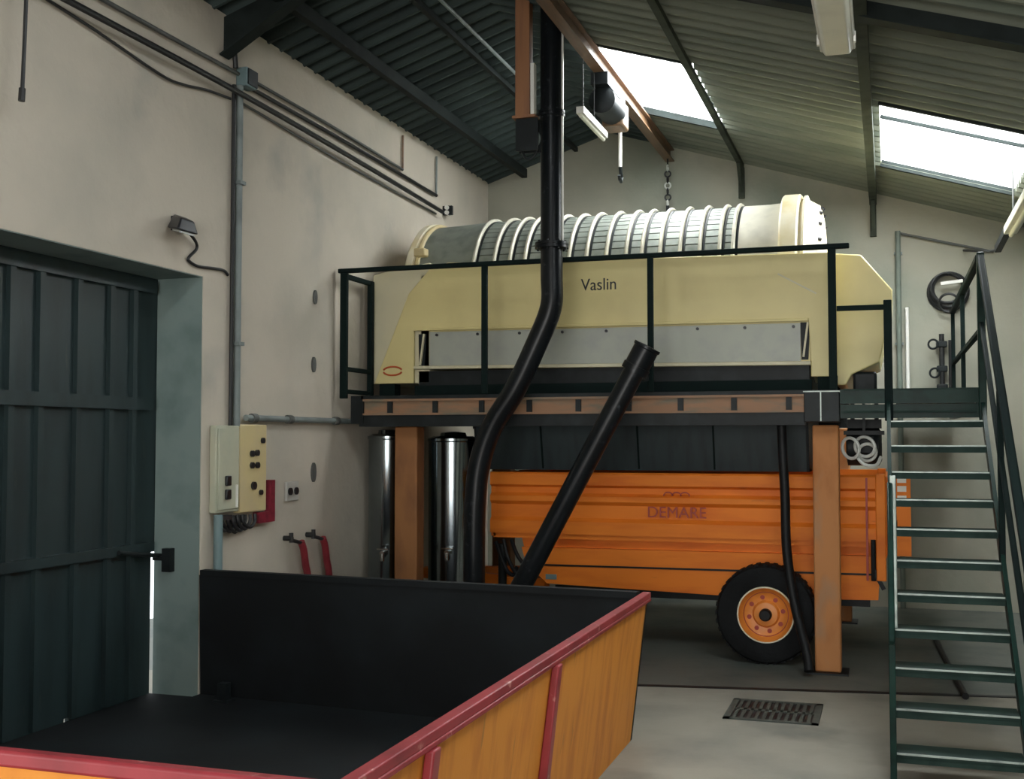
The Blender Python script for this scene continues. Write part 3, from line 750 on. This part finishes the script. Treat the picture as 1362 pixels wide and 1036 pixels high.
# ------------------------------------------------------------------ hoist and hangers under the roof
ho = thing('chain_hoist', 'electric chain hoist hanging from the orange roof purlin above the press drum', 'hoist', (-2.17, 9.2, 4.3))
MB().box(-2.24, -2.10, 8.85, 9.5, 4.50, 4.60).build('trolley', 'dark_steel', ho)
MB().lathe([(0, .06), (.02, .11), (.42, .11), (.46, .06)], (-2.17, 8.92, 4.40), (0, 1, 0), 20).build('motor', 'dark_steel', ho)
MB().box(-2.26, -2.08, 9.30, 9.55, 4.28, 4.50).build('gear_case', 'purlin_orange', ho, bevel=.02)
MB().cyl((-2.17, 9.6, 4.50), (-2.17, 9.6, 4.0), .016, 10).build('lift_rod', 'white_metal', ho)
MB().tube([(-2.17, 9.6, 4.0), (-2.17, 9.62, 3.96), (-2.17, 9.66, 3.92), (-2.17, 9.63, 3.88), (-2.17, 9.58, 3.89), (-2.17, 9.56, 3.92)], .016, 8).build('hook', 'dark_steel', ho)
MB().bar((-2.17, 9.5, 4.50), (-2.17, 9.64, 4.50), .05, .03).build('arm', 'dark_steel', ho)
tube = thing('batten_lamp', 'short white tube lamp hanging next to the chain hoist', 'lamp', (-2.17, 8.75, 4.16))
MB().bar((-2.20, 8.36, 4.16), (-2.20, 9.14, 4.16), .06, .05).build('housing', 'white_metal', tube)
MB().cyl((-2.20, 8.38, 4.12), (-2.20, 9.12, 4.12), .016, 10).build('tube', 'lamp_cover', tube)
for yy in (8.45, 8.80):
    MB().cyl((-2.20, yy, 4.185), (-2.20, yy, 4.58), .005, 6).build('wire', 'cable', tube)

hg = thing('hanging_post', 'rust-brown post hanging from the roof beside the black pipe', 'post', (-2.48, 7.92, 4.0))
MB().box(-2.57, -2.46, 7.9, 7.99, 4.02, 4.93).build('post', 'wood_brown', hg, bevel=.005)
MB().box(-2.452, -2.425, 7.90, 7.96, 4.02, 4.40).build('strip', 'white_metal', hg)
MB().box(-2.59, -2.415, 7.89, 8.0, 4.0, 4.02).build('foot_plate', 'wood_brown', hg)
pb = thing('pulley_block', 'dark pulley block slung below the rust-brown hanging post', 'pulley', (-2.48, 7.95, 3.75))
MB().box(-2.57, -2.40, 7.91, 7.93, 3.76, 4.0).box(-2.57, -2.40, 7.99, 8.01, 3.76, 4.0).build('cheek', 'dark_steel', pb, bevel=.004)
MB().lathe([(-.025, .07), (-.025, .085), (0, .06), (.025, .085), (.025, .07)], (-2.485, 7.96, 3.86), (0, 1, 0), 24).build('sheave', 'conduit_grey', pb)
MB().tube(catmull([(-2.54, 7.96, 3.78), (-2.50, 7.96, 3.71), (-2.44, 7.96, 3.73), (-2.42, 7.96, 3.79)], 6), .010, 8).build('hook', 'dark_steel', pb)

rc = MB().tube([(-3.05, 2.0, 4.84), (-3.05, 8.0, 4.84), (-3.05, 9.65, 4.84)], .014, 8)
tag(rc.build('roof_conduit', 'conduit_grey', origin=(-3.05, 8, 4.84)), 'thin grey conduit under the dark roof slope ending by the brown hanging post', 'conduit')

kc = thing('hanging_chain', 'short dark chain with pale links hanging from the end of the orange purlin', 'chain', (-2.17, 11.85, 4.2))
for k in range(7):
    MB().torus((-2.17, 11.85, 4.50 - .062 * k), ((1, 0, 0), (0, 1, 0))[k % 2], .030, .009, 14, 6).build('link', 'cable' if k % 3 else 'pale_plastic', kc)
MB().bar((-2.17, 11.85, 4.10), (-2.17, 11.85, 4.04), .05, .03, (1, 0, 0)).build('end_block', 'dark_steel', kc)
MB().cyl((-2.17, 11.85, 4.51), (-2.17, 11.85, 4.61), .008, 8).build('hook', 'dark_steel', kc)

# ------------------------------------------------------------------ fluorescent fixtures on the bright slope
fx = thing('strip_light', 'long unlit fluorescent strip light at the top edge beside the roof purlin', 'lamp', (-.235, 5.8, 3.85))
MB().box(-.335, -.145, 5.0, 6.52, 3.80, 3.87).build('housing', 'lamp_body', fx, bevel=.01)
MB().prism([(-.325, 3.80), (-.155, 3.80), (-.175, 3.768), (-.305, 3.768)], 'y', 5.03, 6.49).build('diffuser', 'lamp_cover', fx, bevel=.008)
for yy in (5.3, 6.3):
    MB().cyl((-.24, yy, 3.87), (-.24, yy, 4.16), .008, 8).build('hanger', 'cable_grey', fx)
for q in (-1, 1):
    MB().box(-.24 + q * .095 - .006, -.24 + q * .095 + .006, 6.30, 6.33, 3.775, 3.83).build('clip', 'white_metal', fx)
f2 = thing('strip_light', 'pale strip light by the eaves above the stair handrail', 'lamp', (.95, 9.5, 3.35))
MB().box(.90, 1.0, 7.9, 9.95, 3.30, 3.37).build('housing', 'lamp_body', f2, bevel=.008)
MB().cyl((.95, 7.95, 3.285), (.95, 9.9, 3.285), .018, 12).build('tube', 'lamp_cover', f2)
for yy in (8.3, 9.7):
    MB().cyl((.95, yy, 3.37), (.95, yy, 3.77), .007, 8).build('hanger', 'cable_grey', f2)
MB().bar((.93, 9.96, 3.34), (.90, 10.5, 3.27), .05, .06).build('end_bracket', 'dark_steel', f2)
MB().tube(catmull([(.90, 10.5, 3.27), (.86, 10.8, 3.30), (.80, 11.4, 3.40), (.72, 11.97, 3.5)], 6), .012, 8).build('lead', 'cable', f2)

# ------------------------------------------------------------------ things on the gable wall
gp = MB().tube([(.99, 11.96, 3.47), (.5, 11.96, 3.60), (.13, 11.96, 3.70)], .012, 8)
tag(gp.build('wall_cable', 'cable_grey', origin=(.5, 11.96, 3.6)), 'grey-green cable sloping along the gable wall under the roof', 'cable')
g1 = thing('downpipe', 'grey-green vertical pipe on the gable wall beside the press', 'pipe', (.11, 11.95, 1.2))
MB().cyl((.11, 11.95, 0), (.11, 11.95, 3.72), .026, 14).build('pipe', 'pipe_green', g1)
for z in (1.3, 2.6, 3.5):
    MB().box(.07, .15, 11.945, 11.998, z - .012, z + .012).build('clip', 'conduit_grey', g1)
tag(MB().cyl((.186, 11.97, 2.0), (.186, 11.97, 2.96), .018, 12).build('white_pipe', 'white_metal', origin=(.186, 11.97, 2)), 'thin white vertical pipe on the gable wall next to the grey-green pipe', 'pipe')
gc = thing('cable_coil', 'dark coil of cable hung on the gable wall behind the landing handrail', 'cable', (.57, 11.93, 3.15))
for k in range(5):
    MB().torus((.57 + .012 * (k % 3 - 1), 11.90 + .016 * k, 3.13 - .008 * k), (.05 * (k - 2), 1, .04), .145 - .012 * (k % 2) + .01 * k, .014, 32, 8).build('loop', 'cable', gc)
MB().torus((.57, 11.88, 2.98), (.1, 1, .3), .09, .012, 24, 8).build('loop', 'cable', gc)
lab(MB().bar((.50, 11.87, 3.17), (.70, 11.87, 3.19), .02, .03).build('tie', 'white_metal', gc), 'pale tie across the coil')
MB().cyl((.57, 11.84, 3.27), (.57, 12.0, 3.27), .012, 8).build('hook', 'dark_steel', gc)
gv = thing('valve_stack', 'dark pipe with two valve wheels on the gable wall below the cable coil', 'valve', (.50, 11.9, 2.0))
MB().cyl((.50, 11.9, 1.9), (.50, 11.9, 2.68), .024, 12).cyl((.58, 11.92, 1.98), (.58, 11.92, 2.62), .018, 12).build('pipe', 'cable', gv)
for z in (2.58, 2.34, 2.16):
    MB().box(.45, .55, 11.87, 11.95, z - .03, z + .03).build('valve_body', 'dark_steel', gv, bevel=.01)
for z, xx in ((2.58, .42), (2.30, .43)):
    MB().torus((xx, 11.86, z), (.3, 1, 0), .045, .010, 18, 6).build('valve_wheel', 'dark_steel', gv)

# ------------------------------------------------------------------ electrics on the long wall
X0 = WX
ca = thing('electrical_cabinet', 'grey-beige electrical cabinet on the plaster wall next to the steel door', 'cabinet', (X0, 6.69, 1.16))
MB().box(X0 + .002, X0 + .055, 6.51, 6.79, 1.17, 1.745).build('body', 'cabinet_grey', ca, bevel=.008)
MB().box(X0 + .055, X0 + .064, 6.525, 6.775, 1.19, 1.725).build('door', 'cabinet_grey', ca, bevel=.004)
for z in (1.29, 1.38):
    MB().box(X0 + .064, X0 + .085, 6.60, 6.655, z - .033, z + .033).build('switch', 'button_black', ca, bevel=.006)
MB().box(X0 + .064, X0 + .074, 6.735, 6.75, 1.2, 1.35).build('handle', 'white_metal', ca)
cp = thing('control_panel', 'cream-yellow control panel with dark knobs beside the grey cabinet', 'control panel', (X0, 7.07, 1.15))
MB().box(X0 + .002, X0 + .055, 6.80, 7.15, 1.155, 1.755).build('body', 'cabinet_yellow', cp, bevel=.008)
for (yy, z, rr) in ((6.945, 1.555, .022), (7.01, 1.56, .022), (6.945, 1.475, .022), (7.015, 1.475, .022), (6.97, 1.335, .028), (7.065, 1.285, .018), (7.085, 1.645, .02)):
    MB().cyl((X0 + .055, yy, z), (X0 + .072, yy, z), rr, 14).build('knob', 'button_black', cp)
rd = MB().box(X0 + .002, X0 + .05, 7.215, 7.28, 1.07, 1.365).box(X0 + .002, X0 + .05, 7.06, 7.215, 1.07, 1.145)
tag(rd.build('cable_duct', 'dark_red', origin=(X0, 7.3, 1.1)), 'dark red L-shaped duct on the wall by the control panel', 'duct')
cb = thing('cable_bundle', 'bundle of dark cables looping out below the grey cabinet', 'cables', (X0 + .08, 6.75, 1.1))
for k in range(6):
    y0 = 6.58 + .05 * k; y1 = y0 + .16
    dz = .12 - .008 * abs(k - 2)
    MB().tube(catmull([(X0 + .02 + .008 * k, y0, 1.145), (X0 + .025 + .008 * k, y0 + .01, 1.09), (X0 + .03 + .008 * k, (y0 + y1) / 2, 1.15 - dz), (X0 + .025 + .008 * k, y1 - .01, 1.09), (X0 + .02 + .008 * k, y1, 1.14)], 5), .012, 8).build('cable', 'cable', cb)
MB().box(X0 + .005, X0 + .05, 6.59, 6.72, 1.12, 1.150).build('gland_plate', 'cable', cb)
tag(MB().tube([(X0 + .05, 6.55, 1.16), (X0 + .05, 6.555, .0)], .03, 12).build('riser_pipe', 'conduit_teal', origin=(X0, 6.55, 0)), 'blue-grey pipe running down the wall below the cabinet into the hopper corner', 'pipe')
c1 = thing('conduit_run', 'thin dark vertical conduit running down the plaster wall to the grey cabinet', 'conduit', (X0, 6.73, 1.75))
MB().cyl((X0 + .025, 6.725, 1.74), (X0 + .025, 6.725, 4.06), .014, 10).build('pipe', 'cable', c1)
c2 = thing('conduit_run', 'thicker grey vertical conduit beside the thin dark one on the plaster wall', 'conduit', (X0, 6.80, 1.75))
MB().cyl((X0 + .03, 6.79, 1.74), (X0 + .03, 6.79, 4.07), .024, 12).build('pipe', 'conduit_grey', c2)
for z in (2.3, 3.4):
    MB().box(X0, X0 + .065, 6.755, 6.825, z - .012, z + .012).build('clip', 'conduit_grey', c2)
jb = thing('junction_box', 'small dark blue-grey junction box where the overhead cables meet the conduits', 'junction box', (X0, 6.84, 4.13))
MB().box(X0 + .002, X0 + .09, 6.78, 6.92, 4.07, 4.20).build('body', 'conduit_teal', jb, bevel=.01)
MB().box(X0 + .09, X0 + .098, 6.79, 6.91, 4.08, 4.19).build('lid', 'dark_steel', jb)
MB().cyl((X0 + .04, 6.72, 4.17), (X0 + .04, 6.69, 4.36), .018, 8).build('lead', 'cable', jb)
h1 = thing('conduit_run', 'grey horizontal conduit from the control panel to the platform', 'conduit', (X0, 7.8, 1.8))
MB().cyl((X0 + .035, 6.9, 1.80), (X0 + .035, 8.72, 1.80), .022, 12).build('pipe', 'conduit_grey', h1)
for yy in (7.0, 7.5, 8.25):
    MB().cyl((X0 + .035, yy - .03, 1.80), (X0 + .035, yy + .03, 1.80), .032, 12).build('coupling', 'cable_grey', h1)
def run(name, pts, r, m, label):
    tag(MB().tube(catmull(pts, 6), r, 8).build(name, m, origin=pts[0]), label, 'cable')
run('overhead_cable', [(X0 + .075, 2.0, 3.99), (X0 + .075, 5.1, 4.0), (X0 + .075, 6.75, 3.995), (X0 + .075, 8.5, 3.955), (X0 + .075, 10.43, 3.89)], .020, 'cable', 'thickest black cable running the length of the plaster wall to the press')
run('overhead_cable', [(X0 + .025, 2.0, 4.15), (X0 + .025, 5.37, 4.14), (X0 + .025, 6.775, 4.15)], .014, 'cable_grey', 'grey cable above the thick black one on the door side of the junction box')
run('overhead_cable', [(X0 + .02, 4.6, 4.00), (X0 + .02, 5.25, 3.95), (X0 + .02, 5.9, 3.88), (X0 + .02, 6.15, 3.89), (X0 + .02, 6.4, 3.93), (X0 + .02, 6.69, 3.955)], .009, 'cable', 'thin sagging black cable below the thick one above the door')
run('overhead_cable', [(X0 + .025, 6.90, 4.16), (X0 + .025, 8.3, 4.15), (X0 + .025, 9.57, 4.12)], .012, 'cable_grey', 'uppermost grey cable between the junction box and the brown drop wire')
run('overhead_cable', [(X0 + .025, 6.90, 4.10), (X0 + .025, 8.5, 4.085), (X0 + .025, 10.4, 4.05)], .015, 'cable', 'black cable just above the thick one beyond the junction box')
run('overhead_cable', [(X0 + .02, 6.84, 3.965), (X0 + .02, 8.6, 3.90), (X0 + .02, 10.4, 3.87)], .009, 'cable_grey', 'lowest thin cable beyond the conduits leading towards the press')
run('drop_wire', [(X0 + .02, 9.585, 4.44), (X0 + .02, 9.58, 4.12)], .011, 'purlin_orange', 'short brown drop wire from the roof to the uppermost grey cable')
run('drop_wire', [(X0 + .02, 10.41, 4.44), (X0 + .02, 10.40, 4.05)], .011, 'conduit_grey', 'short grey drop wire from the roof nearest the gable wall')
ins = thing('cable_bracket', 'small white insulator bracket at the far end of the thick black cable', 'bracket', (X0, 10.65, 3.95))
MB().box(X0 + .002, X0 + .10, 10.62, 10.66, 3.90, 3.99).build('plate', 'dark_steel', ins)
for z in (3.92, 3.97):
    MB().cyl((X0 + .05, 10.60, z), (X0 + .05, 10.70, z), .022, 10).build('insulator', 'white_metal', ins)
hc = thing('hanging_cable', 'dark cable hanging down the plaster wall above the door with a loose plug', 'cable', (X0 + .05, 4.76, 3.4))
MB().tube(catmull([(X0 + .115, 4.655, 4.46), (X0 + .115, 4.65, 4.05), (X0 + .115, 4.642, 3.68), (X0 + .115, 4.632, 3.40)], 6), .010, 8).build('cable', 'cable', hc)
MB().cyl((X0 + .115, 4.632, 3.41), (X0 + .115, 4.628, 3.345), .017, 10).build('plug', 'cable', hc)
fl_ = thing('floodlight', 'small black floodlight on the plaster wall above the steel door', 'lamp', (X0, 6.2, 3.0))
hz = [(X0 + .04, 6.03, 3.045), (X0 + .04, 6.17, 3.045), (X0 + .15, 5.95, 3.0), (X0 + .15, 6.09, 3.0), (X0 + .02, 5.99, 2.955), (X0 + .02, 6.22, 2.955), (X0 + .18, 5.87, 2.915), (X0 + .18, 6.09, 2.915)]
MB().add(hz, [(0, 1, 3, 2), (4, 6, 7, 5), (0, 2, 6, 4), (1, 5, 7, 3), (0, 4, 5, 1), (2, 3, 7, 6)]).build('housing', 'button_black', fl_, bevel=.01)
gz = [(X0 + .04, 6.02, 2.951), (X0 + .04, 6.18, 2.951), (X0 + .165, 5.91, 2.915), (X0 + .165, 6.07, 2.915)]
MB().add(gz + [(x, y, z - .012) for x, y, z in gz], [(0, 1, 3, 2), (4, 6, 7, 5), (0, 2, 6, 4), (1, 5, 7, 3), (0, 4, 5, 1), (2, 3, 7, 6)]).build('glass', 'glass_dark', fl_)
MB().box(X0, X0 + .04, 6.06, 6.15, 2.95, 3.04).build('mount', 'button_black', fl_)
MB().tube(catmull([(X0 + .06, 6.18, 2.945), (X0 + .03, 6.29, 2.91), (X0 + .02, 6.31, 2.87), (X0 + .015, 6.24, 2.81), (X0 + .012, 6.24, 2.785), (X0 + .012, 6.34, 2.765), (X0 + .012, 6.5, 2.775), (X0 + .012, 6.64, 2.78), (X0 + .015, 6.69, 2.755)], 5), .010, 8).build('lead', 'cable', fl_)
so = thing('wall_socket', 'pale double wall socket between the control panel and the platform', 'socket', (X0, 7.58, 1.27))
MB().box(X0, X0 + .02, 7.50, 7.68, 1.20, 1.34).build('plate', 'socket_white', so, bevel=.004)
for yy in (7.545, 7.635):
    MB().cyl((X0 + .02, yy, 1.27), (X0 + .032, yy, 1.27), .028, 14).build('outlet', 'button_black', so)
for (yy, z, ry, rz, lb_) in ((7.935, 1.40, .035, .075, 'dark oval mark on the plaster wall above the red hoses'), (7.925, 2.23, .03, .06, 'dark oval mark on the plaster wall beside the guard rail post'),
                             (7.94, 2.755, .028, .055, 'dark oval mark on the plaster wall just below handrail height')):
    poly = [(yy + ry * math.cos(2 * PI * i / 18), z + rz * math.sin(2 * PI * i / 18)) for i in range(18)]
    tag(MB().prism(poly, 'x', X0, X0 + .014).build('wall_mark', 'cable_grey', origin=(X0, yy, z)), lb_, 'plate')  # thin raised oval added in place of a dark stain on the plaster
for (y0, lb_) in ((7.50, 'red hose on the wall tap nearer the control panel'), (7.84, 'red hose on the wall tap nearer the platform')):
    tp = thing('wall_tap', lb_, 'tap', (X0, y0, .92), 'wall taps with red hoses')
    MB().cyl((X0, y0, .93), (X0 + .07, y0, .93), .02, 10).cyl((X0 + .06, y0, .90), (X0 + .06, y0, .97), .016, 10).build('body', 'cable', tp)
    MB().tube([(X0 + .06, y0 + .01, .915), (X0 + .065, y0 + .08, .90), (X0 + .065, y0 + .14, .885)], .014, 8).build('spout', 'cable', tp)
    lab(MB().tube(catmull([(X0 + .065, y0 + .14, .895), (X0 + .065, y0 + .18, .83), (X0 + .06, y0 + .22, .72), (X0 + .055, y0 + .27, .60), (X0 + .05, y0 + .30, .3), (X0 + .05, y0 + .31, .01)], 5), .027, 10).build('hose', 'red_hose', tp), 'dark red hose')

# ------------------------------------------------------------------ light: daylight through roof sheets and front doorway, plus added unseen openings
wd = bpy.data.worlds.new('sky'); S.world = wd
wd.use_nodes = True
bg = wd.node_tree.nodes['Background']
bg.inputs['Color'].default_value = (0.90, 0.96, 1.0, 1)
bg.inputs['Strength'].default_value = 2.2

def area(name, loc, rot, sx, sy, power, col=(1, 1, 1)):
    la = bpy.data.lights.new(name, 'AREA')
    la.shape = 'RECTANGLE'; la.size = sx; la.size_y = sy; la.energy = power; la.color = col
    o = bpy.data.objects.new(name, la); COL.objects.link(o)
    o.location = loc; o.rotation_euler = rot
    return o
tilt = math.atan(0.309)
for k, h in enumerate(HOLES):
    xc, yc = (h[0] + h[2 - 1]) / 2, (h[2] + h[3]) / 2
    pw = (210, 210, 60, 100, 20, 20)[k]
    area('daylight_sheet', (xc + .05, yc, zroof(xc) + .20), (0, tilt, 0), 1.15, 2.2, pw, (1.0, 0.98, 0.94))
area('added_side_daylight', (WX - .5, (SY0 + SY1) / 2, SZ / 2), (0, R(-90), 0), SZ, SY1 - SY0, 130, (1.0, 0.97, 0.92))  # light for the added side opening, brightens the right slope
area('daylight_front_door', ((OX0 + OX1) / 2, YF - .5, OZ / 2), (R(90), 0, 0), OX1 - OX0, OZ, 330, (1.0, 0.97, 0.92))

# ------------------------------------------------------------------ camera
cam = bpy.data.cameras.new('camera')
cam.sensor_width = 36.0
cam.lens = 36.0 * 1526 / 1362
cam.clip_start = 0.05
co = bpy.data.objects.new('camera', cam); COL.objects.link(co)
co.location = (0, 0, 1.65)
co.rotation_euler = (R(90 + 2.51), 0, R(18.175))
S.camera = co

S.view_settings.view_transform = 'Standard'
S.view_settings.look = 'None'
S.view_settings.gamma = 1.0
S.view_settings.use_curve_mapping = False
S.view_settings.exposure = -0.15
S.cycles.use_denoising = True
S.cycles.max_bounces = 8
S.cycles.diffuse_bounces = 4
